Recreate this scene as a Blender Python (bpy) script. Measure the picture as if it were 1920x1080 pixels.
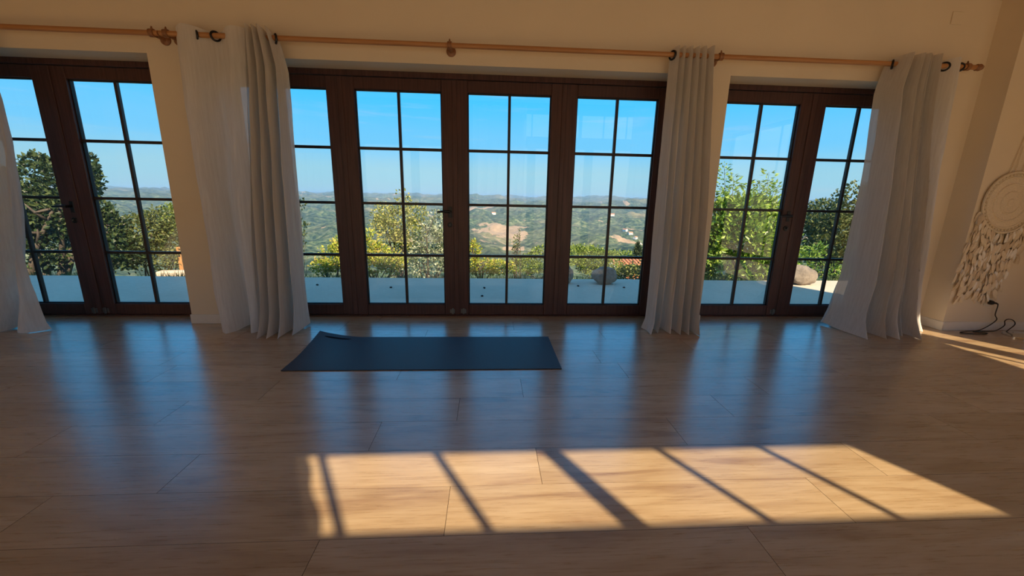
import bpy, math, random
import numpy as np
from mathutils import Vector, Matrix, noise

for o in list(bpy.data.objects): bpy.data.objects.remove(o)
sc = bpy.context.scene
COL = sc.collection
PI = math.pi
rng = np.random.default_rng(7)
random.seed(7)

# ------------------------------------------------------------------ camera
FPX = 737.867
CAM = np.array([0.0, -3.816, 1.164])
PITCH, YAW, ROLL = math.radians(-13.029), math.radians(3.503), math.radians(1.101)
_f = np.array([math.sin(YAW)*math.cos(PITCH), math.cos(YAW)*math.cos(PITCH), math.sin(PITCH)])
_r0 = np.array([math.cos(YAW), -math.sin(YAW), 0.0]); _u0 = np.cross(_r0, _f)
CR = math.cos(ROLL)*_r0 + math.sin(ROLL)*_u0
CU = -math.sin(ROLL)*_r0 + math.cos(ROLL)*_u0
CF = _f
cd = bpy.data.cameras.new('camera'); co = bpy.data.objects.new('camera', cd); COL.objects.link(co)
cd.sensor_fit = 'HORIZONTAL'; cd.sensor_width = 36.0; cd.lens = FPX/1920*36.0
cd.clip_start = 0.05; cd.clip_end = 60000
co.matrix_world = Matrix(((CR[0], CU[0], -CF[0], CAM[0]), (CR[1], CU[1], -CF[1], CAM[1]), (CR[2], CU[2], -CF[2], CAM[2]), (0, 0, 0, 1)))
sc.camera = co

# ------------------------------------------------------------------ light
SUN_H = (0.487, -0.874); TAN_EL = 0.839                      # sun stands behind the house, to the right
EL = math.atan(TAN_EL)
sd = bpy.data.lights.new('sun', 'SUN'); so = bpy.data.objects.new('sun', sd); COL.objects.link(so)
sd.energy = 10.5; sd.color = (1.0, 0.80, 0.55); sd.angle = math.radians(0.55)
_ts = Vector((SUN_H[0]*math.cos(EL), SUN_H[1]*math.cos(EL), math.sin(EL)))
so.rotation_euler = _ts.to_track_quat('Z', 'Y').to_euler()
so.location = (6, -12, 14)

w = bpy.data.worlds.new('sky'); sc.world = w; w.use_nodes = True
nt = w.node_tree; nt.nodes.clear()
out = nt.nodes.new('ShaderNodeOutputWorld'); bg = nt.nodes.new('ShaderNodeBackground')
tc = nt.nodes.new('ShaderNodeTexCoord'); sx = nt.nodes.new('ShaderNodeSeparateXYZ')
rmp = nt.nodes.new('ShaderNodeValToRGB')
nt.links.new(tc.outputs['Generated'], sx.inputs[0]); nt.links.new(sx.outputs['Z'], rmp.inputs[0])
cr = rmp.color_ramp; cr.interpolation = 'EASE'
SKY = [(0.0, (0.42, 0.72, 0.86)), (0.05, (0.38, 0.74, 0.91)), (0.12, (0.19, 0.69, 1.12)), (0.22, (0.075, 0.66, 1.27)), (0.36, (0.05, 0.54, 1.2)), (0.85, (0.18, 0.46, 0.88))]
while len(cr.elements) < len(SKY): cr.elements.new(0.5)
for e, (p_, c_) in zip(cr.elements, SKY): e.position = p_; e.color = (*c_, 1)
mp = nt.nodes.new('ShaderNodeMapping'); mp.inputs['Scale'].default_value = (2.2, 2.2, 26)
nz = nt.nodes.new('ShaderNodeTexNoise'); nz.inputs['Scale'].default_value = 2.3; nz.inputs['Detail'].default_value = 6; nz.inputs['Roughness'].default_value = 0.62
cl = nt.nodes.new('ShaderNodeMapRange'); cl.inputs[1].default_value = 0.56; cl.inputs[2].default_value = 0.80; cl.inputs[3].default_value = 0; cl.inputs[4].default_value = 0.30
mx = nt.nodes.new('ShaderNodeMix'); mx.data_type = 'RGBA'; mx.inputs[7].default_value = (0.62, 0.76, 0.86, 1)
nt.links.new(tc.outputs['Generated'], mp.inputs[0]); nt.links.new(mp.outputs[0], nz.inputs[0]); nt.links.new(nz.outputs[0], cl.inputs[0])
nt.links.new(cl.outputs[0], mx.inputs[0]); nt.links.new(rmp.outputs[0], mx.inputs[6]); nt.links.new(mx.outputs[2], bg.inputs[0])
bg.inputs[1].default_value = 1.0
nt.links.new(bg.outputs[0], out.inputs[0])

vs = sc.view_settings
vs.view_transform = 'Standard'; vs.look = 'None'; vs.gamma = 1.0; vs.use_curve_mapping = False; vs.exposure = 0.0
cy = sc.cycles
cy.max_bounces = 12; cy.diffuse_bounces = 7; cy.glossy_bounces = 4; cy.transmission_bounces = 6; cy.transparent_max_bounces = 24; cy.volume_bounces = 0
cy.use_denoising = True; cy.caustics_reflective = False; cy.caustics_refractive = False

# ------------------------------------------------------------------ helpers
def ray(px, py): return CF + (px-960)/FPX*CR + (540-py)/FPX*CU
def at(px, py, Y):
    d = ray(px, py); return CAM + d*(Y-CAM[1])/d[1]
def ground(px, py, z=0.0):
    d = ray(px, py); return CAM + d*(z-CAM[2])/d[2]

class MB:
    def __init__(s): s.v = []; s.f = []
    def add(s, vs_, fs_):
        n = len(s.v); s.v += [tuple(map(float, p)) for p in vs_]; s.f += [tuple(i+n for i in f) for f in fs_]; return s
    def box(s, x0, x1, y0, y1, z0, z1, c=0.0):
        if c <= 0:
            V = [(x0,y0,z0),(x1,y0,z0),(x1,y1,z0),(x0,y1,z0),(x0,y0,z1),(x1,y0,z1),(x1,y1,z1),(x0,y1,z1)]
            return s.add(V, [(0,3,2,1),(4,5,6,7),(0,1,5,4),(1,2,6,5),(2,3,7,6),(3,0,4,7)])
        X = (x0, x1); Y = (y0, y1); Z = (z0, z1); V = []; idx = {}
        for i in (0, 1):
            for j in (0, 1):
                for k in (0, 1):
                    sx_, sy_, sz_ = (c if i == 0 else -c), (c if j == 0 else -c), (c if k == 0 else -c)
                    idx[i,j,k,0] = len(V); V.append((X[i], Y[j]+sy_, Z[k]+sz_))
                    idx[i,j,k,1] = len(V); V.append((X[i]+sx_, Y[j], Z[k]+sz_))
                    idx[i,j,k,2] = len(V); V.append((X[i]+sx_, Y[j]+sy_, Z[k]))
        F = []
        for i in (0, 1):
            q = [idx[i,0,0,0], idx[i,1,0,0], idx[i,1,1,0], idx[i,0,1,0]]; F.append(q if i else q[::-1])
            q = [idx[0,i,0,1], idx[0,i,1,1], idx[1,i,1,1], idx[1,i,0,1]]; F.append(q if i else q[::-1])
            q = [idx[0,0,i,2], idx[1,0,i,2], idx[1,1,i,2], idx[0,1,i,2]]; F.append(q if i else q[::-1])
        for i in (0, 1):
            for j in (0, 1):
                q = [idx[i,j,0,0], idx[i,j,0,1], idx[i,j,1,1], idx[i,j,1,0]]; F.append(q if (i != j) else q[::-1])
                q = [idx[i,0,j,0], idx[i,0,j,2], idx[i,1,j,2], idx[i,1,j,0]]; F.append(q if (i == j) else q[::-1])
                q = [idx[0,i,j,1], idx[0,i,j,2], idx[1,i,j,2], idx[1,i,j,1]]; F.append(q if (i != j) else q[::-1])
                for k in (0, 1):
                    q = [idx[i,j,k,0], idx[i,j,k,1], idx[i,j,k,2]]; F.append(q if (i+j+k) % 2 else q[::-1])
        return s.add(V, F)
    def tube(s, pts, rad, n=10, cap=True, closed=False):
        P = [Vector(p) for p in pts]; m = len(P)
        R = rad if hasattr(rad, '__len__') else [rad]*m
        V = []; ref = Vector((0.13, 0.21, 0.97))
        t0 = (P[1]-P[0]).normalized()
        if abs(t0.dot(ref)) > 0.9: ref = Vector((1, 0, 0.1))
        u = t0.cross(ref).normalized()
        for i in range(m):
            if closed: t = (P[(i+1) % m]-P[i-1]).normalized()
            else: t = (P[min(i+1, m-1)]-P[max(i-1, 0)]).normalized()
            u = (u - t*u.dot(t)).normalized(); b = t.cross(u)
            for k in range(n):
                a = 2*PI*k/n; V.append(P[i]+(u*math.cos(a)+b*math.sin(a))*R[i])
        F = []
        for i in range(m if closed else m-1):
            j = (i+1) % m
            for k in range(n): F.append((i*n+k, i*n+(k+1) % n, j*n+(k+1) % n, j*n+k))
        if cap and not closed: F.append(tuple(range(n))[::-1]); F.append(tuple(range((m-1)*n, m*n)))
        return s.add(V, F)
    def lathe(s, prof, n=24, origin=(0, 0, 0), axis='z'):
        V = []; F = []; m = len(prof)
        for r, h in prof:
            for k in range(n):
                a = 2*PI*k/n; c, d = r*math.cos(a), r*math.sin(a)
                p = {'z': (c, d, h), 'x': (h, c, d), 'y': (d, h, c)}[axis]
                V.append((p[0]+origin[0], p[1]+origin[1], p[2]+origin[2]))
        for i in range(m-1):
            for k in range(n): F.append((i*n+k, i*n+(k+1) % n, (i+1)*n+(k+1) % n, (i+1)*n+k))
        F.append(tuple(range(n))[::-1]); F.append(tuple(range((m-1)*n, m*n)))
        return s.add(V, F)
    def mesh(s, name, mat, smooth=False):
        me = bpy.data.meshes.new(name); me.from_pydata(s.v, [], s.f); me.update()
        if mat: me.materials.append(mat)
        if smooth: me.shade_smooth()
        return me
    def build(s, name, mat, parent=None, smooth=False, **k):
        return link(name, s.mesh(name, mat, smooth), parent, **k)

def link(name, data, parent=None, **k):
    o = bpy.data.objects.new(name, data); COL.objects.link(o)
    if parent is not None: o.parent = parent
    return tag(o, **k)
def tag(o, label=None, cat=None, group=None, kind=None):
    if label: o['label'] = label
    if cat: o['category'] = cat
    if group: o['group'] = group
    if kind: o['kind'] = kind
    return o
def empty(name, loc=(0, 0, 0), **k):
    o = bpy.data.objects.new(name, None); COL.objects.link(o); o.location = loc; o.empty_display_size = 0.1
    return tag(o, **k)
def smooth_angle(o, deg=40):
    o.data.shade_smooth()
    try: o.data.set_sharp_from_angle(angle=math.radians(deg))
    except Exception: pass
    return o

# ------------------------------------------------------------------ materials
class NT:
    def __init__(s, name):
        s.m = bpy.data.materials.new(name); s.m.use_nodes = True; s.t = s.m.node_tree; s.t.nodes.clear()
        s.out = s.t.nodes.new('ShaderNodeOutputMaterial')
    def n(s, typ, **k):
        nd = s.t.nodes.new(typ)
        for a, b in k.items():
            if a.startswith('i_'):
                key = a[2:]; key = int(key) if key.isdigit() else key.replace('_', ' ')
                nd.inputs[key].default_value = b
            else: setattr(nd, a, b)
        return nd
    def l(s, a, b): s.t.links.new(a, b)
    def ramp(s, fac, stops, interp='LINEAR'):
        r = s.n('ShaderNodeValToRGB'); r.color_ramp.interpolation = interp
        el = r.color_ramp.elements
        while len(el) < len(stops): el.new(0.5)
        for e_, (p, c) in zip(el, stops): e_.position = p; e_.color = (*c, 1) if len(c) == 3 else c
        s.l(fac, r.inputs[0]); return r.outputs[0]
    def mixc(s, fac, a, b, mode='MIX'):
        m = s.n('ShaderNodeMix', data_type='RGBA', blend_type=mode)
        for sock, v in ((m.inputs[0], fac), (m.inputs[6], a), (m.inputs[7], b)):
            if hasattr(v, 'is_linked'): s.l(v, sock)
            elif hasattr(v, '__len__'): sock.default_value = (*v, 1) if len(v) == 3 else v
            else: sock.default_value = v
        return m.outputs[2]
    def noise(s, vec, scale, detail=4, rough=0.55, dist=0.0):
        z = s.n('ShaderNodeTexNoise', i_Scale=scale, i_Detail=detail, i_Roughness=rough, i_Distortion=dist)
        if vec is not None: s.l(vec, z.inputs['Vector'])
        return z.outputs['Fac']
    def mapping(s, vec, scale=(1, 1, 1), loc=(0, 0, 0), rot=(0, 0, 0)):
        m = s.n('ShaderNodeMapping'); m.inputs['Scale'].default_value = scale; m.inputs['Location'].default_value = loc; m.inputs['Rotation'].default_value = rot
        s.l(vec, m.inputs[0]); return m.outputs[0]
    def obj(s): return s.n('ShaderNodeTexCoord').outputs['Object']
    def bump(s, h, strength, dist=0.01):
        b = s.n('ShaderNodeBump', i_Strength=strength, i_Distance=dist); s.l(h, b.inputs['Height']); return b.outputs[0]
    def principled(s, col, rough=0.5, spec=0.5, metal=0.0, normal=None, **k):
        p = s.n('ShaderNodeBsdfPrincipled'); p.inputs['Metallic'].default_value = metal; p.inputs['Specular IOR Level'].default_value = spec
        if hasattr(col, 'is_linked'): s.l(col, p.inputs['Base Color'])
        else: p.inputs['Base Color'].default_value = (*col, 1)
        if hasattr(rough, 'is_linked'): s.l(rough, p.inputs['Roughness'])
        else: p.inputs['Roughness'].default_value = rough
        if normal is not None: s.l(normal, p.inputs['Normal'])
        s.l(p.outputs[0], s.out.inputs[0]); return p

def simple(name, col, rough=0.5, spec=0.5, metal=0.0, var=0.12, scale=30, bump=0.0):
    t = NT(name); f = t.noise(t.obj(), scale, 4)
    c = t.ramp(f, [(0.25, tuple(x*(1-var) for x in col)), (0.75, tuple(min(1, x*(1+var)) for x in col))])
    nrm = t.bump(f, bump, 0.004) if bump else None
    t.principled(c, rough, spec, metal, nrm); return t.m

def m_floor():
    t = NT('floor_planks')
    tcn = t.n('ShaderNodeTexCoord'); oi = t.n('ShaderNodeObjectInfo')
    sc_ = t.n('ShaderNodeVectorMath', operation='SCALE'); sc_.inputs[0].default_value = (13.1, 7.7, 3.1); t.l(oi.outputs['Random'], sc_.inputs['Scale'])
    ad = t.n('ShaderNodeVectorMath', operation='ADD'); t.l(tcn.outputs['Object'], ad.inputs[0]); t.l(sc_.outputs[0], ad.inputs[1])
    v1 = t.mapping(ad.outputs[0], (1.0, 7.0, 1)); v2 = t.mapping(ad.outputs[0], (3.0, 60.0, 1))
    broad = t.noise(v1, 1.5, 3, 0.5, 1.2); fine = t.noise(v2, 2.0, 5, 0.65)
    c1 = t.ramp(broad, [(0.30, (0.36, 0.225, 0.115)), (0.46, (0.50, 0.35, 0.195)), (0.70, (0.58, 0.43, 0.26))])
    c2 = t.ramp(fine, [(0.30, (0.80, 0.76, 0.70)), (0.55, (1, 1, 1))])
    c = t.mixc(1.0, c1, c2, 'MULTIPLY')
    pv = t.ramp(oi.outputs['Random'], [(0.0, (0.86, 0.84, 0.82)), (1.0, (1.06, 1.06, 1.06))])
    c = t.mixc(1.0, c, pv, 'MULTIPLY')
    rg = t.n('ShaderNodeMapRange', i_1=0.3, i_2=0.7, i_3=0.25, i_4=0.35); t.l(fine, rg.inputs[0])
    p = t.principled(c, rg.outputs[0], 0.9, 0, t.bump(fine, 0.12, 0.0015)); p.inputs['Coat Weight'].default_value = 1.0; p.inputs['Coat Roughness'].default_value = 0.24; p.inputs['Coat IOR'].default_value = 1.75; return t.m

def m_plaster(name, col, b=0.10):
    t = NT(name); o = t.obj(); a = t.noise(o, 2.2, 3); g = t.noise(o, 90, 5, 0.6)
    c = t.ramp(a, [(0.3, tuple(x*0.965 for x in col)), (0.7, col)])
    t.principled(c, 0.85, 0.25, 0, t.bump(g, b, 0.004)); return t.m

def m_darkwood(name, col=(0.043, 0.021, 0.015)):
    t = NT(name); o = t.obj(); g = t.noise(t.mapping(o, (40, 40, 1.6)), 1.5, 5, 0.6)
    c = t.ramp(g, [(0.3, tuple(x*0.62 for x in col)), (0.7, tuple(x*1.3 for x in col))])
    t.principled(c, 0.42, 0.4, 0, t.bump(g, 0.08, 0.002)); return t.m

def m_cloth():
    t = NT('linen'); o = t.obj()
    wv = t.noise(t.mapping(o, (240, 240, 60)), 1.0, 3, 0.6); wv2 = t.noise(t.mapping(o, (70, 70, 420)), 1.0, 2, 0.6)
    slub = t.noise(t.mapping(o, (60, 60, 3)), 1.0, 4, 0.6)
    c = t.ramp(slub, [(0.3, (0.72, 0.695, 0.665)), (0.7, (0.82, 0.80, 0.775))])
    b = t.mixc(0.5, wv, wv2)
    nrm = t.bump(b, 0.35, 0.002)
    d = t.n('ShaderNodeBsdfDiffuse', i_Roughness=0.6); tr = t.n('ShaderNodeBsdfTranslucent'); tp = t.n('ShaderNodeBsdfTransparent')
    t.l(c, d.inputs[0]); t.l(c, tr.inputs[0]); t.l(nrm, d.inputs['Normal']); t.l(nrm, tr.inputs['Normal'])
    m1 = t.n('ShaderNodeMixShader'); m1.inputs[0].default_value = 0.20; t.l(d.outputs[0], m1.inputs[1]); t.l(tr.outputs[0], m1.inputs[2])
    m2 = t.n('ShaderNodeMixShader'); m2.inputs[0].default_value = 0.06; t.l(m1.outputs[0], m2.inputs[1]); t.l(tp.outputs[0], m2.inputs[2])
    t.l(m2.outputs[0], t.out.inputs[0]); return t.m

def m_glass():
    t = NT('pane_glass'); tp = t.n('ShaderNodeBsdfTransparent'); gl = t.n('ShaderNodeBsdfGlossy', i_Roughness=0.0)
    g = t.n('ShaderNodeNewGeometry'); dt = t.n('ShaderNodeVectorMath', operation='DOT_PRODUCT'); t.l(g.outputs['Normal'], dt.inputs[0]); t.l(g.outputs['Incoming'], dt.inputs[1])
    ab = t.n('ShaderNodeMath', operation='ABSOLUTE'); t.l(dt.outputs['Value'], ab.inputs[0])
    om = t.n('ShaderNodeMath', operation='SUBTRACT'); om.inputs[0].default_value = 1.0; t.l(ab.outputs[0], om.inputs[1])
    pw = t.n('ShaderNodeMath', operation='POWER'); t.l(om.outputs[0], pw.inputs[0]); pw.inputs[1].default_value = 5.0
    fr = t.n('ShaderNodeMath', operation='MULTIPLY_ADD'); t.l(pw.outputs[0], fr.inputs[0]); fr.inputs[1].default_value = 0.95; fr.inputs[2].default_value = 0.05
    tp.inputs[0].default_value = (0.985, 0.992, 0.99, 1)
    m = t.n('ShaderNodeMixShader'); t.l(fr.outputs[0], m.inputs[0]); t.l(tp.outputs[0], m.inputs[1]); t.l(gl.outputs[0], m.inputs[2])
    t.l(m.outputs[0], t.out.inputs[0]); return t.m

def m_leaf(name, cols, trans=0.35, rough=0.45):
    t = NT(name); g = t.n('ShaderNodeNewGeometry')
    stops = [(i/(len(cols)-1), c) for i, c in enumerate(cols)]
    c = t.ramp(g.outputs['Random Per Island'], stops)
    p = t.n('ShaderNodeBsdfPrincipled', i_Roughness=rough); p.inputs['Specular IOR Level'].default_value = 0.4; tr = t.n('ShaderNodeBsdfTranslucent')
    t.l(c, p.inputs['Base Color']); t.l(c, tr.inputs[0])
    m = t.n('ShaderNodeMixShader'); m.inputs[0].default_value = trans
    t.l(p.outputs[0], m.inputs[1]); t.l(tr.outputs[0], m.inputs[2]); t.l(m.outputs[0], t.out.inputs[0]); return t.m

def m_stone(name, a, b, scale=6):
    t = NT(name); o = t.obj(); f = t.noise(o, scale, 8, 0.65); g = t.noise(o, scale*6, 6, 0.7)
    c = t.mixc(0.4, t.ramp(f, [(0.35, a), (0.65, b)]), t.ramp(g, [(0.3, a), (0.7, b)]))
    t.principled(c, 0.9, 0.2, 0, t.bump(g, 0.5, 0.03)); return t.m

def m_terrace():
    t = NT('concrete'); o = t.obj(); f = t.noise(o, 1.6, 6, 0.6); g = t.noise(t.mapping(o, (1, 3.5, 1)), 14, 6, 0.7)
    c = t.mixc(0.5, t.ramp(f, [(0.3, (0.52, 0.425, 0.325)), (0.7, (0.66, 0.55, 0.43))]), t.ramp(g, [(0.3, (0.46, 0.375, 0.285)), (0.7, (0.70, 0.59, 0.46))]))
    t.principled(c, 0.85, 0.25, 0, t.bump(g, 0.4, 0.01)); return t.m

def m_hills():
    t = NT('hill_scrub'); geo = t.n('ShaderNodeNewGeometry'); P = geo.outputs['Position']
    big = t.noise(t.mapping(P, (0.0016, 0.0016, 0.0016)), 1.0, 6, 0.6, 0.6)
    mid = t.noise(t.mapping(P, (0.008, 0.008, 0.008)), 1.0, 7, 0.7, 0.4)
    fin = t.noise(t.mapping(P, (0.05, 0.05, 0.05)), 1.0, 4, 0.75)
    green = t.ramp(fin, [(0.40, (0.014, 0.030, 0.012)), (0.50, (0.055, 0.085, 0.032)), (0.62, (0.15, 0.165, 0.08))])
    brown = t.ramp(mid, [(0.35, (0.13, 0.13, 0.06)), (0.65, (0.28, 0.20, 0.12))])
    k1 = t.ramp(big, [(0.50, (0, 0, 0)), (0.62, (1, 1, 1))])
    kk = t.n('ShaderNodeMath', operation='MULTIPLY'); t.l(k1, kk.inputs[0]); kk.inputs[1].default_value = 0.45
    c = t.mixc(kk.outputs[0], green, brown)
    c = t.mixc(1.0, c, t.ramp(mid, [(0.36, (0.45, 0.50, 0.55)), (0.50, (1, 1, 1)), (0.64, (1.6, 1.5, 1.35))]), 'MULTIPLY')
    # dry tan fields, cleared slopes and tracks
    f2 = t.noise(t.mapping(P, (0.0042, 0.0042, 0.0042), (31.0, 7.0, 0)), 1.0, 5, 0.62, 1.1)
    kf = t.ramp(f2, [(0.645, (0, 0, 0)), (0.66, (1, 1, 1))])
    fields = [(40, 1450, 95, 300), (560, 1550, 45, 90), (30, 2700, 240, 130), (-900, 3000, 200, 160), (430, 1150, 80, 50), (60, 1010, 40, 25)]
    tot = None
    for fx, fy, rx, ry in fields:
        mpn = t.mapping(P, (1/rx, 1/ry, 0), (-fx/rx, -fy/ry, 0)); ln = t.n('ShaderNodeVectorMath', operation='LENGTH'); t.l(mpn, ln.inputs[0])
        nn = t.n('ShaderNodeMath', operation='MULTIPLY_ADD'); t.l(mid, nn.inputs[0]); nn.inputs[1].default_value = 3.6; t.l(ln.outputs['Value'], nn.inputs[2])
        r = t.n('ShaderNodeMapRange', i_1=2.66, i_2=2.58, i_3=0.0, i_4=1.0); t.l(nn.outputs[0], r.inputs[0])
        if tot is None: tot = r.outputs[0]
        else:
            m_ = t.n('ShaderNodeMath', operation='MAXIMUM'); t.l(tot, m_.inputs[0]); t.l(r.outputs[0], m_.inputs[1]); tot = m_.outputs[0]
    m_ = t.n('ShaderNodeMath', operation='MAXIMUM'); t.l(tot, m_.inputs[0]); t.l(kf, m_.inputs[1])
    tan = t.ramp(fin, [(0.3, (0.27, 0.18, 0.10)), (0.7, (0.46, 0.32, 0.19))])
    c = t.mixc(m_.outputs[0], c, tan)
    t.principled(c, 0.95, 0.1); return t.m

M = dict(
    floor=m_floor(), wall=m_plaster('wall_plaster', (0.82, 0.73, 0.58)), ceil=m_darkwood('ceiling_boards', (0.56, 0.38, 0.21)), base=simple('baseboard_paint', (0.80, 0.78, 0.73), 0.45, var=0.03),
    frame=m_darkwood('frame_wood', (0.078, 0.034, 0.029)), muntin=m_darkwood('muntin_wood', (0.032, 0.020, 0.018)), gasket=simple('gasket', (0.012, 0.011, 0.011), 0.6), glass=m_glass(), cloth=m_cloth(),
    black=simple('black_metal', (0.018, 0.018, 0.02), 0.35, metal=0.3, var=0.1), steel=simple('steel', (0.16, 0.155, 0.15), 0.45, metal=0.8, var=0.1),
    chrome=simple('chrome', (0.70, 0.67, 0.62), 0.16, metal=1.0, var=0.05), mat=simple('mat_rubber', (0.034, 0.042, 0.066), 0.52, 0.45, var=0.25, scale=160, bump=0.25),
    patch=simple('slot_shade_dark', (0.020, 0.010, 0.014), 0.8, 0.1), matedge=simple('mat_edge', (0.02, 0.02, 0.025), 0.7),
    macrame=simple('macrame_cotton', (0.78, 0.69, 0.54), 0.9, 0.1, var=0.15, scale=120, bump=0.6), feather=simple('feather', (0.80, 0.70, 0.55), 0.8, 0.2, var=0.10, scale=60), featherw=simple('white_feather', (0.92, 0.89, 0.83), 0.8, 0.2, var=0.06, scale=60), featherb=simple('buff_feather', (0.68, 0.56, 0.41), 0.8, 0.2, var=0.10, scale=60),
    plug=simple('plug_black', (0.012, 0.011, 0.011), 0.45), cord=simple('cord_black', (0.03, 0.024, 0.02), 0.5), plate=simple('plate_white', (0.78, 0.74, 0.66), 0.4, var=0.02), lampshade=simple('shade_linen', (0.75, 0.69, 0.58), 0.9, var=0.06),
    terrace=m_terrace(), rock=m_stone('boulder_rock', (0.13, 0.105, 0.085), (0.36, 0.30, 0.235)), hills=m_hills(),
    soil=simple('soil', (0.16, 0.12, 0.07), 0.95, 0.1, var=0.3, scale=6), bark=m_stone('bark', (0.07, 0.055, 0.045), (0.17, 0.14, 0.11), 14),
    sea=simple('sea', (0.03, 0.09, 0.16), 0.25, 0.5), render=m_plaster('house_render', (0.80, 0.76, 0.70)), tile=simple('roof_tile', (0.62, 0.26, 0.12), 0.8, 0.2, var=0.25, scale=14), trimw=simple('trim_white', (0.85, 0.83, 0.80), 0.6, var=0.03),
)
def m_pole():
    t = NT('pole_wood'); g = t.noise(t.mapping(t.obj(), (2, 60, 60)), 1.5, 5, 0.6)
    c = t.ramp(g, [(0.3, (0.40, 0.18, 0.065)), (0.7, (0.56, 0.29, 0.12))]); t.principled(c, 0.42, 0.45, 0, t.bump(g, 0.06, 0.002)); return t.m
M['pole'] = m_pole()
M['plank_edge'] = simple('plank_edge', (0.13, 0.08, 0.045), 0.8, 0.2)
M['bracket'] = m_darkwood('bracket_wood', (0.30, 0.14, 0.065))
M['leaf_laurel'] = m_leaf('leaf_laurel', [(0.05, 0.11, 0.015), (0.15, 0.27, 0.035), (0.30, 0.45, 0.06), (0.48, 0.60, 0.12)], 0.3, 0.35)
M['leaf_olive'] = m_leaf('leaf_olive', [(0.03, 0.06, 0.02), (0.08, 0.12, 0.035), (0.17, 0.20, 0.06), (0.24, 0.26, 0.09)], 0.3)
M['leaf_yellow'] = m_leaf('leaf_yellow', [(0.16, 0.23, 0.03), (0.38, 0.46, 0.05), (0.60, 0.60, 0.09), (0.62, 0.42, 0.14)], 0.35)
M['leaf_oak'] = m_leaf('leaf_oak', [(0.10, 0.14, 0.03), (0.24, 0.28, 0.06), (0.42, 0.43, 0.12), (0.56, 0.52, 0.19)], 0.3)
M['leaf_silver'] = m_leaf('leaf_silver', [(0.07, 0.11, 0.05), (0.20, 0.26, 0.13), (0.40, 0.45, 0.30), (0.60, 0.62, 0.46)], 0.25)
M['leaf_dark'] = m_leaf('leaf_dark', [(0.012, 0.028, 0.010), (0.03, 0.055, 0.018), (0.06, 0.095, 0.03), (0.12, 0.15, 0.05)], 0.2)
M['leaf_mid'] = m_leaf('leaf_mid', [(0.07, 0.12, 0.02), (0.15, 0.22, 0.035), (0.26, 0.34, 0.06), (0.36, 0.42, 0.09)], 0.35)
M['grass'] = m_leaf('grass', [(0.03, 0.07, 0.012), (0.08, 0.14, 0.025), (0.16, 0.20, 0.045)], 0.4)

# ------------------------------------------------------------------ room shell
XL, XR, YB = -5.5, 5.30, -5.20          # left wall, right wall, back wall (inner faces)
YW = -0.27                              # inner face of the window wall
OPEN = [(-4.64, -2.66), (-2.31, 1.69), (2.04, 3.97)]
ZH = 2.20
b = MB()
b.box(XL-0.12, 6.0, YW, 0.13, ZH, 2.86)
for x0, x1 in ((XL-0.12, OPEN[0][0]), (OPEN[0][1], OPEN[1][0]), (OPEN[1][1], OPEN[2][0]), (OPEN[2][1], 6.0)):
    b.box(x0, x1, YW, 0.13, -0.15, ZH)
b.build('wall_front', M['wall'], kind='structure', label='cream plaster wall pierced by the glazed doors')
b = MB().box(4.32, XR+0.12, -0.48, YW, 0, 3.3); b.build('wall_return', M['wall'], kind='structure', label='cream wall stub standing proud beside the right curtain')
# side and back walls
b = MB()
OY0, OY1, OZ = -5.15, -2.42, 2.62  # side opening lengthened toward the rear for more sun bounce
b.box(XR, XR+0.12, YB, OY0, -0.15, 4.0); b.box(XR, XR+0.12, OY1, -0.48, -0.15, 4.0); b.box(XR, XR+0.12, OY0, OY1, OZ, 4.0)
b.build('wall_right', M['wall'], kind='structure', label='cream side wall with an unglazed door opening lengthened for sun bounce')
MB().box(XL-0.12, XL, YB, YW, -0.15, 4.0).build('wall_left', M['wall'], kind='structure', label='cream side wall at the dark end')
b = MB()
BX0, BX1 = -4.9, 5.0  # rear opening widened to add warm fill light
b.box(XL-0.12, BX0, YB-0.14, YB, -0.15, 4.0); b.box(BX1, XR+0.12, YB-0.14, YB, -0.15, 4.0); b.box(BX0, BX1, YB-0.14, YB, 3.12, 4.0)
b.build('wall_back', M['wall'], kind='structure', label='cream rear wall with transom lights and added glazed doors')
# ceiling / roof: two sloping slabs
YR, ZR = -2.6, 3.95
def slab(y0, z0, y1, z1, t):
    V = []
    for x in (XL-0.14, XR+0.14):
        V += [(x, y0, z0), (x, y1, z1), (x, y1, z1+t), (x, y0, z0+t)]
    return MB().add(V, [(0,1,2,3)[::-1], (4,5,6,7), (0,4,5,1)[::-1], (3,2,6,7)[::-1], (0,3,7,4)[::-1], (1,5,6,2)[::-1]])
b = slab(0.15, 2.72, YR, ZR, 0.16); s2 = slab(YR, ZR, YB-0.16, 3.35, 0.16); b.add(s2.v, s2.f)
b.build('ceiling', M['ceil'], kind='structure', label='sloping wooden ceiling')

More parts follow.
